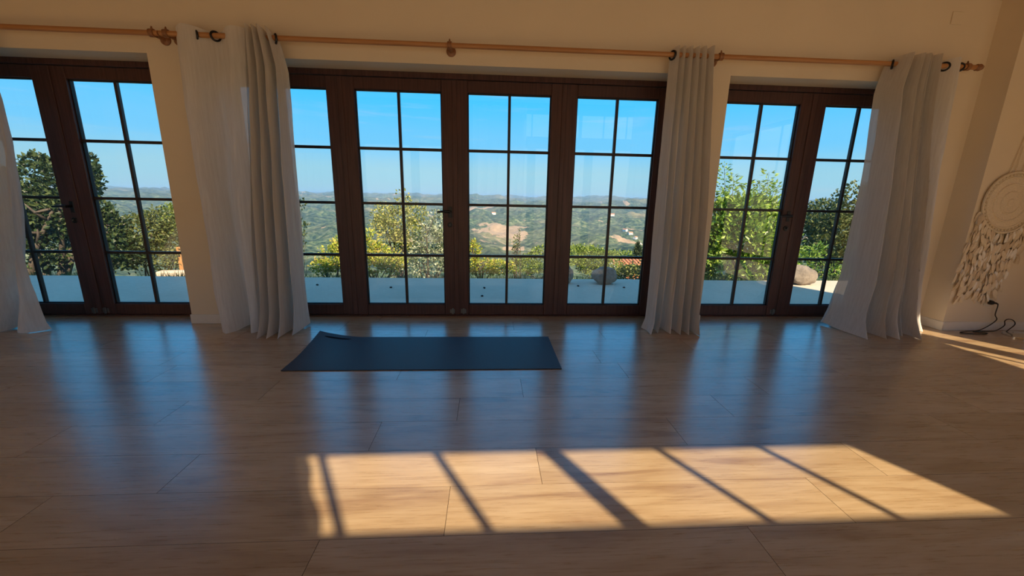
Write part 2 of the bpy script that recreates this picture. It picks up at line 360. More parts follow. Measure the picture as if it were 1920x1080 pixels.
# floor: slab with laid planks
fl = MB().box(XL-0.1, XR+0.1, YB-0.1, 0.14, -0.15, -0.008).build('floor', simple('subfloor', (0.03, 0.02, 0.015), 0.9), kind='structure', label='light wood plank floor')
PW, PL = 0.2435, 1.53
known = {0: -2.12, 1: 0.212, 2: 1.365, 3: 0.975, 4: 0.228, 5: 1.378, 6: 0.954}     # row 0 spans Y -1.44..-1.195
def plank_mesh(l, wd):
    m = MB().box(-l/2+0.0004, l/2-0.0004, -wd/2+0.0004, wd/2-0.0004, -0.008, 0.0, 0.0006); me = m.mesh('plank', M['floor']); me.materials.append(M['plank_edge'])
    for p in me.polygons: p.material_index = 0 if p.normal.z > 0.99 else 1
    return me
cache = {}
rowi = -6
while True:
    y1 = -1.195 - PW*rowi; y0 = y1 - PW
    if y1 < YB+0.02: break
    yy0, yy1 = max(y0, YB), min(y1, 0.05)
    rowi += 1
    if yy1-yy0 < 0.03: continue
    j = known.get(rowi-1, random.uniform(0, PL))
    x = j - math.ceil((j-XL)/PL)*PL
    while x < XR:
        x0, x1 = max(x, XL), min(x+PL, XR); x += PL
        if x1-x0 < 0.05: continue
        key = (round(x1-x0, 3), round(yy1-yy0, 3))
        if key not in cache: cache[key] = plank_mesh(*key)
        p = link('plank', cache[key], fl); p.location = ((x0+x1)/2, (yy0+yy1)/2, 0)

# baseboards
def board(b, x0, x1, y0, y1, h=0.085): b.box(x0, x1, y0, y1, 0.0, h, 0.003)
b = MB()
for x0, x1 in ((XL, OPEN[0][0]), (OPEN[0][1]-0.006, OPEN[1][0]+0.006), (OPEN[1][1]-0.006, OPEN[2][0]+0.006), (OPEN[2][1], 4.318)):
    board(b, x0, x1, YW-0.014, YW)
b.build('baseboard_front', M['base'], kind='structure', label='white baseboard under the window wall')
b = MB(); board(b, 4.306, 4.32, -0.494, YW-0.014); board(b, 4.32, XR, -0.494, -0.48); board(b, XR-0.014, XR, OY1, -0.494)
b.build('baseboard_right', M['base'], kind='structure', label='white baseboard round the wall stub')
b = MB(); board(b, XL, XL+0.014, YB, YW-0.014); b.build('baseboard_left', M['base'], kind='structure', label='white baseboard along the side wall')

# ------------------------------------------------------------------ glazed doors in the window wall
ZG0, ZG1, DZ = 0.114, 2.052, 0.4845
def lever(parent, x, z, side=-1):
    o = MB()
    o.box(x-0.018, x+0.018, -0.043, -0.036, z-0.055, z+0.045, 0.003)                       # rose plate
    o.tube([(x, -0.04, z), (x, -0.088, z)], 0.011, 12)
    o.tube([(x, -0.085, z), (x+side*0.02, -0.092, z+0.001), (x+side*0.07, -0.093, z+0.001), (x+side*0.115, -0.090, z-0.003)], [0.013, 0.012, 0.0105, 0.008], 12)
    h = o.build('door_handle', M['black'], parent, smooth=False, label='black lever handle'); smooth_angle(h)
    k = MB().lathe([(0.024, -0.036), (0.024, -0.043), (0.020, -0.045), (0.009, -0.045)], 24, (x-0.004, 0, z-0.122), 'y'); k2 = k.build('keyhole_plate', M['black'], parent)
    c = MB().box(x-0.008, x, -0.062, -0.043, z-0.130, z-0.112, 0.003).build('lock_cylinder', M['steel'], parent)
def leaf(parent, xl, xr, gl, gr, lab, handle=None, bolts=()):
    """one glazed leaf: sash frame, gaskets, muntins, eight panes"""
    s = MB()
    s.box(xl, gl, -0.036, 0.034, 0.010, 2.150, 0.004); s.box(gr, xr, -0.036, 0.034, 0.010, 2.150, 0.004)
    s.box(gl, gr, -0.034, 0.032, 0.010, ZG0, 0.004); s.box(gl, gr, -0.034, 0.032, ZG1, 2.150, 0.004)
    root = s.build('door_leaf', M['frame'], parent, label=lab)
    g = MB(); e = 0.009
    g.box(gl, gl+e, -0.012, 0.012, ZG0, ZG1); g.box(gr-e, gr, -0.012, 0.012, ZG0, ZG1); g.box(gl, gr, -0.012, 0.012, ZG0, ZG0+e); g.box(gl, gr, -0.012, 0.012, ZG1-e, ZG1)
    g.build('glazing_bead', M['gasket'], root)
    mxx = (gl+gr)/2; mw = 0.012
    MB().box(mxx-mw, mxx+mw, -0.016, 0.016, ZG0, ZG1, 0.003).build('muntin', M['muntin'], root)
    for k in (1, 2, 3):
        z = ZG0+k*DZ
        MB().box(gl, gr, -0.0155, 0.0155, z-mw, z+mw, 0.003).build('muntin', M['muntin'], root)
    for i in range(2):
        for k in range(4):
            x0 = gl if i == 0 else mxx; x1 = mxx if i == 0 else gr; z0 = ZG0+k*DZ; z1 = z0+DZ
            MB().box(x0+0.001, x1-0.001, -0.003, 0.003, z0+0.001, z1-0.001).build('pane', M['glass'], root)
    if handle: lever(root, *handle)
    for bx_ in bolts:
        o = MB().box(bx_-0.028, bx_+0.028, -0.041, -0.035, 0.028, 0.072, 0.002); o.box(bx_-0.010, bx_+0.010, -0.048, -0.040, 0.020, 0.082, 0.002)
        o.build('bolt_plate', M['steel'], root, label='small grey floor bolt')
    return root
def door_set(n, xo0, xo1, leaves, lab):
    root = empty('window_%d' % n, ((xo0+xo1)/2, 0, 0), kind='structure', label=lab)
    f = MB(); a, c = leaves[0][0]-0.003, leaves[-1][1]+0.003
    f.box(xo0, a, -0.045, 0.05, 0, ZH, 0.003); f.box(c, xo1, -0.045, 0.05, 0, ZH, 0.003); f.box(a, c, -0.045, 0.05, 2.154, ZH, 0.003); f.box(a, c, -0.05, 0.05, 0.0, 0.010, 0.002)
    kids = [f.build('door_frame', M['frame'], None)]
    for i, (xl, xr, gl, gr, ll, hd, bo) in enumerate(leaves):
        kids.append(leaf(None, xl+0.002, xr-0.002, gl, gr, ll, hd, bo))
        if i: kids.append(MB().box(xl-0.022, xl+0.022, -0.043, -0.036, 0.014, 2.148, 0.003).build('astragal', M['frame'], None))
    for k in kids: k.parent = root; k.matrix_parent_inverse = Matrix.Translation((-(xo0+xo1)/2, 0, 0))
    return root
door_set(1, *OPEN[0], [(-4.60, -3.650, -4.513, -3.782, 'glazed leaf beside the left curtain', (-3.690, 1.010), (-3.70,)), (-3.650, -2.70, -3.517, -2.787, 'glazed leaf against the left pier', None, (-3.60,))], 'dark wood double glazed doors at the left end')
door_set(2, *OPEN[1], [(-2.274, -1.293, -2.158, -1.411, 'glazed leaf half hidden by the wide curtain', None, ()), (-1.293, -0.310, -1.175, -0.426, 'glazed leaf with lever handle', (-0.362, 1.019), (-0.352,)),
                       (-0.310, 0.6705, -0.194, 0.553, 'glazed leaf right of the lever handle', None, (-0.245,)), (0.6705, 1.653, 0.788, 1.537, 'glazed leaf beside the narrow curtain', None, ())], 'dark wood row of four glazed leaves in the middle')
door_set(3, *OPEN[2], [(2.08, 3.010, 2.162, 2.888, 'glazed leaf with lever handle, right of the narrow curtain', (2.945, 1.033), (2.955,)), (3.010, 3.93, 3.132, 3.844, 'glazed leaf behind the right curtain', None, ())], 'dark wood double glazed doors at the right end')

# unseen side door (right) and rear glazing (behind the viewer), enlarged for bounce sunlight
root = empty('window_4', (5.39, -3.5, 0), kind='structure', label='dark wood side door frame standing open in the right wall')
f = MB(); X0, X1 = 5.375, 5.42
f.box(X0, X1, -2.65, OY1, 0, OZ); f.box(X0, X1, OY0, -5.08, 0, OZ); f.box(X0, X1, -4.36, -4.26, 0.12, 2.54); f.box(X0, X1, -5.08, -2.65, 2.54, OZ); f.box(X0, X1, -5.08, -2.65, 0, 0.12); f.box(X0, X1, -3.38, -3.09, 0.12, 2.54); f.box(X0+0.01, X1-0.01, -3.635, -3.612, 0.12, 2.54)
kids = [f.build('door_frame', M['frame'])]
# side door taken as open; panes left out to brighten the sun streaks
for k in kids: k.parent = root; k.matrix_parent_inverse = Matrix.Translation((-5.39, 3.5, 0))
root = empty('window_5', (1.0, YB, 0), kind='structure', label='dark wood rear transom lights, with unseen glazed doors added below for warm fill')
f = MB(); Y0, Y1 = YB-0.025, YB+0.025
ZT0, ZT1 = 2.443, 2.90
f.box(BX0, BX1, Y0, Y1, ZT1, 3.12); f.box(BX0, BX1, Y0, Y1, 2.20, ZT0); f.box(BX0, BX1, Y0, Y1, 0, 0.12)
f.box(3.46, BX1, Y0, Y1, 2.20, ZT1); f.box(BX1-0.12, BX1, Y0, Y1, 0.12, 2.20); f.box(BX0, BX0+0.12, Y0, Y1, 0.12, 2.20); f.box(1.935, 2.005, Y0, Y1, ZT0, ZT1)
for x in (0.917, 1.435, 2.487, 2.996): f.box(x-0.013, x+0.013, Y0+0.01, Y1-0.01, ZT0, ZT1)
for x in (-3.9, -2.75, -1.6, -0.35, 0.92, 2.19, 3.55): f.box(x-0.09, x+0.09, Y0, Y1, 0.12, 2.20)
f.box(BX0, 0.79, Y0, Y1, ZT0, ZT1)  # solid panel added to block sun left of the rear curtain
kids = [f.build('door_frame', M['frame'])]
for x0, x1 in ((BX0+0.12, -3.99), (-3.81, -2.84), (-2.66, -1.69), (-1.51, -0.44), (-0.26, 0.83), (1.01, 2.10), (2.28, 3.46), (3.64, BX1-0.12)): kids.append(MB().box(x0, x1, YB-0.003, YB+0.003, 0.12, 2.20).build('pane', M['glass']))  # lower door panes added so sun floods the unseen floor
for x0, x1 in ((0.79, 0.904), (0.93, 1.422), (1.448, 1.935), (2.005, 2.474), (2.5, 2.983), (3.009, 3.46)): kids.append(MB().box(x0, x1, YB-0.003, YB+0.003, ZT0, ZT1).build('pane', M['glass']))
for k in kids: k.parent = root; k.matrix_parent_inverse = Matrix.Translation((-1.0, -YB, 0))

# ------------------------------------------------------------------ curtain rods
RY, RZ, RR = -0.40, 2.298, 0.0185
def bracket(b, x, mirror=1):
    b.lathe([(0.038, YW), (0.038, YW-0.010), (0.030, YW-0.016), (0.016, YW-0.020), (0.014, RY+0.035)], 20, (x, 0, RZ-0.004), 'y')
    b.tube([(x-0.016*mirror, RY, RZ), (x+0.016*mirror, RY, RZ)], 0.028, 18)
    b.tube([(x, RY, RZ+0.02), (x, RY+0.002, RZ+0.046)], [0.010, 0.004], 8)
def rod(x0, x1, brackets, lab, fin0=False, fin1=False):
    root = empty('curtain_rod', ((x0+x1)/2, RY, RZ), label=lab, cat='curtain rod', group='wooden curtain rods above the glazed doors')
    inv = Matrix.Translation((-(x0+x1)/2, -RY, -RZ)); kids = []
    kids.append(smooth_angle(MB().tube([(x0, RY, RZ), (x1, RY, RZ)], RR, 20).build('pole', M['pole'])))
    for x in brackets:
        b = MB(); bracket(b, x); kids.append(smooth_angle(b.build('bracket', M['bracket'])))
    for flag, x, s in ((fin0, x0, -1), (fin1, x1, 1)):
        if flag:
            b = MB(); b.lathe([(0.020, 0), (0.026, s*0.012), (0.021, s*0.022), (0.027, s*0.036), (0.019, s*0.058), (0.006, s*0.066)] if s > 0 else [(0.006, -0.066), (0.019, -0.058), (0.027, -0.036), (0.021, -0.022), (0.026, -0.012), (0.020, 0)], 20, (x, RY, RZ), 'x')
            kids.append(smooth_angle(b.build('finial', M['bracket'])))
    for k in kids: k.parent = root; k.matrix_parent_inverse = inv
    return root
rod(-5.2, -2.455, (-5.0, -2.50), 'wooden curtain rod at the left end, running out of the picture', fin1=False)
rod(-2.445, 1.838, (-2.40, -0.311), 'long wooden curtain rod over the four middle leaves')
rod(1.842, 4.075, (1.862, 4.00), 'wooden curtain rod ending beside the right wall stub', fin1=True)

# ------------------------------------------------------------------ curtains
def interp(tab, z):
    zs = [t[0] for t in tab]; xs = [t[1] for t in tab]; return np.interp(z, zs, xs)
def curtain(lab, segs, y_top, y_bot, rings, seed, ztop=2.345, name='curtain', group='linen curtains on the wooden rods', zbot=0.004):
    """segs: [(left edge table (z, x)), (right edge table), folds, amp_top, amp_bot]; neighbouring segments share an edge table"""
    r = random.Random(seed); NV = 70
    zs = [zbot+(ztop-zbot)*(1-(k/NV)) for k in range(NV+1)]
    cols = []; ph = 0.0
    plan = []
    for L, Rr, nf, at_, ab_ in segs:
        n = int(max(24, nf*26)); plan.append((L, Rr, nf, at_, ab_, n, ph)); ph += nf*2*PI
    V = []; lws = [1.0 if p[2] > 1.6 else 0.0 for p in plan]
    tot = sum(p[5] for p in plan)+1
    for z in zs:
        t = (ztop-z)/(ztop-zbot); row = []
        for si, (L, Rr, nf, at_, ab_, n, p0) in enumerate(plan):
            xl, xr = interp(L, z), interp(Rr, z); last = si == len(plan)-1
            for i in range(n+(1 if last else 0)):
                u = i/n; a = p0+u*nf*2*PI
                amp = at_+(ab_-at_)*t**1.2
                wob = noise.noise((a*0.23+seed*3.1, t*1.6, seed*1.7))
                wob2 = noise.noise((a*0.6+seed, t*4.0, 9.1+seed))
                wob3 = noise.noise((a*1.1+seed*2, t*9.0, 3.3))
                aa = a+1.3*wob*t
                # gathered cloth: rounded lobes in front, narrow creases behind; slack cloth: a plain wave
                lw = lws[si]; nx_ = lws[min(si+1, len(lws)-1)]; pv_ = lws[max(si-1, 0)]
                if u > 0.85: lw += (nx_-lw)*0.5*(u-0.85)/0.15
                if u < 0.15: lw += (pv_-lw)*0.5*(0.15-u)/0.15
                fi = math.floor(aa/(2*PI)); fr = aa/(2*PI)-fi
                h0 = 0.62+0.75*((math.sin(fi*12.9898+seed*7.1)*43758.5) % 1.0); h1 = 0.62+0.75*((math.sin((fi+1)*12.9898+seed*7.1)*43758.5) % 1.0)
                hv = h0 if fr < 0.8 else h0+(h1-h0)*(fr-0.8)/0.2
                lobe = -0.60+(1.75*math.sqrt(math.sin(aa/2)**2+0.006)-0.1)*(hv if lw > 0.3 else 1)
                sh = lw*(0.30*lobe+0.75*hv*math.sin(aa-1.2))+(1-lw)*math.sin(aa)
                hem = max(0.0, (t-0.90)/0.10)**2
                y = y_top+(y_bot-y_top)*t - amp*sh*(1+0.35*hem) + 0.028*wob2*t + 0.008*wob3
                x = xl+(xr-xl)*u + (xr-xl)/max(nf, 1)*(0.13*math.sin(aa+0.6*wob)*lw) + 0.014*wob2*t + 0.012*wob3*hem
                zz = z
                if t > 0.94: zz = z + 0.020*max(0, -sh)*(t-0.94)/0.06
                if t < 0.03: zz = z + 0.010*math.sin(aa)*(1-t/0.03)
                row.append((x, min(y, YW-0.022), max(zz, 0.003)))
        V += row
    W = tot; F = []
    for j in range(NV):
        for i in range(W-1): F.append((j*W+i, (j+1)*W+i, (j+1)*W+i+1, j*W+i+1))
    xm = sum(v[0] for v in V)/len(V)
    root = empty(name, (xm, y_top, 0), label=lab, cat='curtain', group=group); inv = Matrix.Translation((-xm, -y_top, 0))
    m = MB().add(V, F); c = m.build('fabric', M['cloth'], smooth=True); kids = [c]
    # hem: doubled band along the bottom
    for x, ang in rings:
        pts = []; n = 20; ax = Vector((math.cos(ang), math.sin(ang), 0)); u_ = Vector((-math.sin(ang), math.cos(ang), 0))
        for k in range(n):
            a = 2*PI*k/n; pts.append(Vector((x, RY, RZ-0.004))+u_*(0.031*math.cos(a))+Vector((0, 0, 1))*(0.031*math.sin(a)))
        kids.append(MB().tube(pts, 0.0075, 8, closed=True).build('eyelet', M['black'], smooth=True))
    for k in kids: k.parent = root; k.matrix_parent_inverse = inv
    return root
E0, E1 = 0.5, -0.5
# wide curtain left of the four leaves
LA = [(0, -2.24), (0.05, -2.25), (0.55, -2.31), (1.28, -2.325), (1.8, -2.34), (2.345, -2.33)]
LB = [(0, -1.95), (0.64, -1.915), (1.29, -1.885), (1.8, -1.85), (2.345, -1.81)]
LC = [(0, -1.60), (0.6, -1.585), (1.3, -1.575), (2.08, -1.565), (2.25, -1.60), (2.345, -1.625)]
curtain('wide off-white linen curtain with bunched right edge, between left and middle doors', [(LA, LB, 1.5, 0.050, 0.080), (LB, LC, 4.5, 0.085, 0.130)], RY, -0.455, [(-2.185, 0.7), (-2.05, -0.7), (-1.865, 0.7), (-1.615, 0.6)], 3)
# narrow curtain
NA = [(0, 1.40), (0.1, 1.43), (0.6, 1.452), (1.5, 1.45), (2.345, 1.462)]
NB = [(0, 1.905), (0.3, 1.90), (1.05, 1.875), (1.9, 1.815), (2.345, 1.785)]
curtain('narrow tightly gathered linen curtain between the middle and right doors', [(NA, NB, 6.0, 0.075, 0.115)], RY, -0.47, [(1.462, 0.4)], 11)
# right curtain
RA = [(0, 3.27), (0.06, 3.29), (0.5, 3.36), (1.3, 3.345), (2.09, 3.31), (2.345, 3.36)]
RB = [(0, 3.93), (0.1, 3.93), (1.09, 3.81), (1.98, 3.70), (2.345, 3.67)]
RC = [(0, 4.14), (0.1, 4.09), (0.45, 4.02), (0.9, 3.985), (1.55, 3.935), (2.345, 3.925)]
curtain('full linen curtain spilling onto the floor beside the right wall stub', [(RA, RB, 6.5, 0.085, 0.145), (RB, RC, 1.0, 0.055, 0.06)], RY, -0.455, [(3.335, -0.7), (3.80, 0.7), (3.93, 1.0)], 23)
# left curtain, cut by the picture's edge
FA = [(0, -4.75), (2.345, -4.70)]
FB = [(0, -3.95), (0.3, -3.86), (0.73, -3.745), (1.5, -3.66), (1.8, -3.665), (2.345, -3.72)]
FC = [(0, -3.66), (0.06, -3.69), (0.4, -3.74), (0.73, -3.745), (1.5, -3.655), (1.8, -3.66), (2.345, -3.70)]
curtain('pale curtain cut off by the left edge of the picture', [(FA, FB, 5.0, 0.06, 0.12), (FB, FC, 0.5, 0.01, 0.06)], RY, -0.47, [(-3.74, 0.6)], 31)
# rear curtain whose edge trims the sunlight
QA = [(0, -0.35), (3.05, -0.35)]
zz_ = np.linspace(2.3, 3.05, 24)
QB = [(0, 0.70)]+[(float(z), 0.785+0.010*math.sin(z*24.0)) for z in zz_]
curtain('linen curtain hanging at the rear transom lights behind the viewer', [(QA, QB, 5.0, 0.04, 0.05)], YB+0.09, YB+0.09, [], 41, ztop=3.03, name='curtain', group='linen curtains on the rear glazing')

# ------------------------------------------------------------------ yoga mat
def yoga_mat():
    x0, x1, y0, y1 = -1.383, 0.512, -1.296, -0.655; th = 0.006
    nx, ny = 190, 64; V = []; keep = {}
    def hz(x, y):
        # back-left corner lifts off the floor
        a = max(0, 1-(x-x0)/0.34); c = max(0, 1-(y1-y)/0.46)
        return 0.052*(a*c)**1.5 + 0.004*max(0, 1-(x-x0)/0.10)**2*c
    hx, hy, ha, hb = x0+0.165, y1-0.062, 0.105, 0.020       # carrying slot: its shade painted as a flat dark patch
    for j in range(ny+1):
        for i in range(nx+1):
            x, y = x0+(x1-x0)*i/nx, y0+(y1-y0)*j/ny
            V.append([x, y, hz(x, y)+th])
    V = np.array(V); idx = lambda i, j: j*(nx+1)+i
    F = []
    for j in range(ny):
        for i in range(nx):
            q = (idx(i, j), idx(i+1, j), idx(i+1, j+1), idx(i, j+1))
            F.append(q)
    used = sorted({k for q in F for k in q}); mp_ = {k: n for n, k in enumerate(used)}
    b = MB().add([V[k] for k in used], [tuple(mp_[k] for k in q) for q in F])
    o = b.build('yoga_mat', M['mat'], smooth=False, label='dark rolled-out yoga mat with one curled corner on the floor', cat='yoga mat')
    o.data.materials.append(M['matedge'])
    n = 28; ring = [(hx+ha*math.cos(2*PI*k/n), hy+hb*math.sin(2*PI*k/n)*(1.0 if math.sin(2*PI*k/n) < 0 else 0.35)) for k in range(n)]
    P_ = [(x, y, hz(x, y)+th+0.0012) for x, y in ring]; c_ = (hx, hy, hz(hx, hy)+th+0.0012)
    MB().add(P_+[c_], [(k, (k+1) % n, n) for k in range(n)]).build('slot_shade', M['patch'], o, label='dark lens-shaped patch painted for the shaded slot')
    md = o.modifiers.new('thick', 'SOLIDIFY'); md.thickness = th-0.0008; md.offset = -1; md.material_offset_rim = 1
    return o
yoga_mat()

# ------------------------------------------------------------------ dreamcatcher on the wall stub
def dreamcatcher():
    cx, cz, R_ = 4.627, 1.195, 0.262; yw = -0.482
    root = empty('dreamcatcher', (cx, yw, cz), label='large cream crochet dreamcatcher with hanging feathers on the wall stub', cat='dreamcatcher')
    kids = []
    kids.append(MB().tube([(cx+R_*math.cos(a), yw-0.018, cz+R_*math.sin(a)) for a in np.linspace(0, 2*PI, 64, endpoint=False)], 0.010, 8, closed=True).build('hoop', M['macrame'], smooth=True))
    d = MB(); prof = [(0.004, -0.024), (0.030, -0.022), (0.036, -0.016), (0.085, -0.016), (0.090, -0.021), (0.098, -0.021), (0.103, -0.015), (0.150, -0.015), (0.156, -0.021), (0.165, -0.021), (0.170, -0.014), (0.212, -0.014), (0.216, -0.019), (0.224, -0.019), (0.228, -0.012), (R_-0.004, -0.012), (R_-0.004, -0.004)]
    d.lathe([(r, h) for r, h in prof], 72, (cx, yw, cz), 'y'); c = d.build('crochet_disc', M['macrame'], smooth=False); kids.append(c)
    bead = MB()
    for k in range(46):
        a = 2*PI*k/46; p = (cx+0.240*math.cos(a), yw-0.020, cz+0.240*math.sin(a)); t = Vector((-math.sin(a), 0, math.cos(a)))
        bead.tube([Vector(p)-t*0.008, p, Vector(p)+t*0.008], [0.003, 0.008, 0.003], 6)
    kids.append(bead.build('picot_edge', M['macrame'], smooth=True))
    kids.append(MB().tube([(cx-0.09, yw-0.012, cz+0.246), (cx-0.055, yw-0.008, cz+0.45), (cx-0.004, yw-0.010, cz+0.72)], 0.0035, 6).build('hanging_cord', M['macrame']))
    kids.append(MB().tube([(cx+0.09, yw-0.012, cz+0.246), (cx+0.055, yw-0.008, cz+0.45), (cx+0.004, yw-0.010, cz+0.72)], 0.0035, 6).build('hanging_cord', M['macrame']))
    kids.append(MB().tube([(cx-0.035, yw-0.010, cz+0.262), (cx-0.030, yw-0.010, cz+0.47), (cx+0.035, yw-0.010, cz+0.47), (cx+0.035, yw-0.010, cz+0.262)], 0.003, 6).build('hanging_cord', M['macrame']))
    def feather_mesh(L, Wd, mat):
        b = MB(); n = 7; V = []
        for k in range(n+1):
            t = k/n; wd = Wd*(math.sin(PI*min(1, t*0.93+0.05))**0.7)*(1.0-0.25*t) if 0 < k else 0.002
            if k == n: wd = 0.002
            V += [(-wd, -0.004*math.sin(t*3), -L*t), (0, -0.012*math.sin(t*2.6)-0.002, -L*t), (wd, -0.004*math.sin(t*3), -L*t)]
        F = []
        for k in range(n): a = 3*k; F += [(a, a+1, a+4, a+3), (a+1, a+2, a+5, a+4)]
        return b.add(V, F).mesh('feather', mat, True)
    meshes = [feather_mesh(L, Wd, m) for L, Wd, m in ((0.095, 0.017, M['feather']), (0.085, 0.017, M['featherw']), (0.10, 0.019, M['featherb']), (0.09, 0.015, M['featherw']), (0.11, 0.018, M['feather']))]
    r = random.Random(5)
    strings = []
    for s in range(17):
        u = -1+2*s/16; x = cx+u*0.25
        ztop = cz-math.sqrt(max(0.0001, R_**2-(u*0.25)**2))
        zend = 0.30+0.34*abs(u)**2.2 if u > 0 else 0.27+0.12*abs(u)**3
        zend += r.uniform(-0.03, 0.05); drift = -0.09*(1 if u < 0 else 0.4)*abs(u)**0.8
        pts = [(x+drift*k/5, yw-0.010-0.004*math.sin(k), ztop+(zend+0.10-ztop)*k/5) for k in range(6)]
        kids.append(MB().tube(pts, 0.0022, 5).build('string', M['macrame']))
        z = ztop-0.01; i = 0
        while z > zend+0.06:
            t = (ztop-z)/(ztop-zend)
            for q in range(2 if r.random() < 0.7 else 3):
                o = link('feather', meshes[r.choice([0, 1, 2, 3, 4, 0, 2, 4, 0])])
                o.matrix_world = Matrix.Translation((x+drift*t+r.uniform(-0.016, 0.016), yw-0.014-0.006*r.random()-0.008*q, z+r.uniform(-0.01, 0.01))) @ Matrix.Rotation(r.uniform(-0.45, 0.45), 4, 'Y') @ Matrix.Rotation(r.uniform(0.02, 0.22), 4, 'X') @ Matrix.Rotation(r.uniform(-0.5, 0.5), 4, 'Z') @ Matrix.Scale(r.uniform(0.8, 1.15), 4)
                kids.append(o)
            z -= r.uniform(0.078, 0.105); i += 1
    bpy.context.view_layer.update()
    for k in kids:
        mw_ = k.matrix_world.copy(); k.parent = root; k.matrix_parent_inverse = Matrix.Translation((-cx, -yw, -cz))
    return root
dreamcatcher()

# ------------------------------------------------------------------ socket, plug with cord, floor lamp, blank plate
px_, pz_ = 4.717, 0.281
r_ = empty('wall_socket', (px_, -0.48, pz_), label='small cream wall socket behind the black plug', cat='wall socket')
k1 = MB().box(-0.040, 0.040, -0.009, 0.0, -0.040, 0.040, 0.003).build('cover_plate', M['plate'], r_)
k2 = MB().lathe([(0.024, -0.008), (0.024, -0.011), (0.020, -0.011), (0.019, -0.008)], 24, (0, 0, 0), 'y').build('socket_well', M['plate'], r_)
r_ = empty('power_plug', (px_, -0.492, pz_), label='black power plug with a cord looping down to the floor', cat='power plug')
pl = MB().lathe([(0.021, 0.0), (0.021, -0.016), (0.017, -0.030), (0.010, -0.036)], 20, (0, 0, 0), 'y'); pl.tube([(0, -0.022, 0), (0.03, -0.026, -0.002), (0.058, -0.024, -0.012)], [0.010, 0.009, 0.006], 10)
smooth_angle(pl.build('plug_body', M['plug'], r_))
def spline(pts, n=10):
    P = [np.array(p, float) for p in pts]; P = [2*P[0]-P[1]]+P+[2*P[-1]-P[-2]]; o = []
    for i in range(1, len(P)-2):
        for k in range(n):
            t = k/n; a, b_, c, d = P[i-1:i+3]
            o.append(0.5*((2*b_)+(c-a)*t+(2*a-5*b_+4*c-d)*t*t+(3*b_-a-3*c+d)*t**3))
    o.append(P[-2]); return o
def wp(px, py, Y): return at(px, py, Y)
cpts = [(px_+0.055, -0.517, pz_-0.012)]+[tuple(wp(*p)) for p in ((1870.5, 575, -0.515), (1866, 590, -0.515), (1867.5, 601, -0.52))]+[(4.66, -0.53, 0.022), (4.50, -0.535, 0.006), (4.42, -0.56, 0.0055), (4.47, -0.595, 0.0055), (4.62, -0.60, 0.0055), (4.655, -0.575, 0.0055), (4.58, -0.535, 0.0055), (4.66, -0.525, 0.006), (4.80, -0.53, 0.008)]+[tuple(wp(*p)) for p in ((1882.5, 611, -0.54), (1884, 602, -0.55), (1891, 598.5, -0.56), (1900, 601, -0.565), (1902.5, 609, -0.57))]+[(4.86, -0.575, 0.012), (4.90, -0.60, 0.018)]
cpts = [(x-px_, y+0.492, max(z, 0.0055)-pz_) for x, y, z in cpts]
MB().tube(spline(cpts, 8), 0.0042, 8).build('power_cord', M['cord'], r_, smooth=True)
r_ = empty('floor_lamp', (4.915, -0.685, 0), label='floor lamp with a round polished metal base at the right edge', cat='floor lamp')
smooth_angle(MB().lathe([(0.150, 0.0), (0.150, 0.010), (0.144, 0.016), (0.060, 0.022), (0.022, 0.030), (0.016, 0.05)], 48).build('lamp_base', M['chrome'], r_))
smooth_angle(MB().tube([(0, 0, 0.04), (0, 0, 1.42)], 0.010, 14).build('lamp_pole', M['chrome'], r_))
sh = MB(); n_ = 36
sh.add([(0.15*math.cos(2*PI*k/n_), 0.15*math.sin(2*PI*k/n_), 1.38) for k in range(n_)]+[(0.11*math.cos(2*PI*k/n_), 0.11*math.sin(2*PI*k/n_), 1.62) for k in range(n_)], [(k, (k+1) % n_, n_+(k+1) % n_, n_+k) for k in range(n_)])
o_ = sh.build('lamp_shade', M['lampshade'], r_, smooth=True); md_ = o_.modifiers.new('t', 'SOLIDIFY'); md_.thickness = 0.003
r_ = MB().box(3.898, 3.995, YW-0.009, YW, 2.660, 2.757, 0.003).build('blank_cover_plate', M['wall'], label='square blank cover plate high on the wall above the right curtain', cat='cover plate')

# ------------------------------------------------------------------ outside: terrace, boulders
ZT = -0.15
YT = 2.56
te = MB(); nx = 90
# terrace slab with a slightly uneven outer edge
V = []
for i in range(nx+1):
    x = -9.5+20.5*i/nx; e = YT+0.03*noise.noise((x*1.7, 0, 3.3))+0.10*noise.noise((x*0.35, 4, 0))*min(1, abs(x)/3)
    V += [(x, 0.13, ZT), (x, e-0.02, ZT), (x, e, ZT-0.02), (x, e, ZT-0.30), (x, 0.13, ZT-0.30)]
F = []
for i in range(nx):
    for k in range(5): a = i*5+k; c = i*5+(k+1) % 5; F.append((a, c, c+5, a+5)[::-1])
te.add(V, F).build('terrace', M['terrace'], kind='structure', label='pale concrete terrace in the shade of the house')
# unseen yard rising to a bank, added to bounce warm sunlight indoors
yd = MB(); V = []; F = []
xs_ = np.linspace(-45, 45, 46); ys_ = [2.2, 0.13, -5.34, -9, -12, -16, -24, -40]
for y in ys_:
    for x in xs_:
        z = ZT-0.03 + (0.0 if y > -9.5 else (-y-9)*0.36) + (0 if y > -9.5 else 0.3*noise.noise((x*0.2, y*0.2, 0)))
        V.append((x, y, z))
for i in range(len(ys_)-1):
    for j in range(len(xs_)-1):
        x = (xs_[j]+xs_[j+1])/2
        if i == 0 and -9 < x < 10.5: continue
        if i == 1 and XL-1 < x < XR+0.3: continue
        k = i*len(xs_)+j; F.append((k, k+1, k+1+len(xs_), k+len(xs_)))
yd.add(V, F).build('yard', simple('dry_earth', (0.50, 0.385, 0.25), 0.95, 0.1, var=0.15, scale=2), kind='structure', label='unseen dry sandy yard and bank, added for warm bounce light')
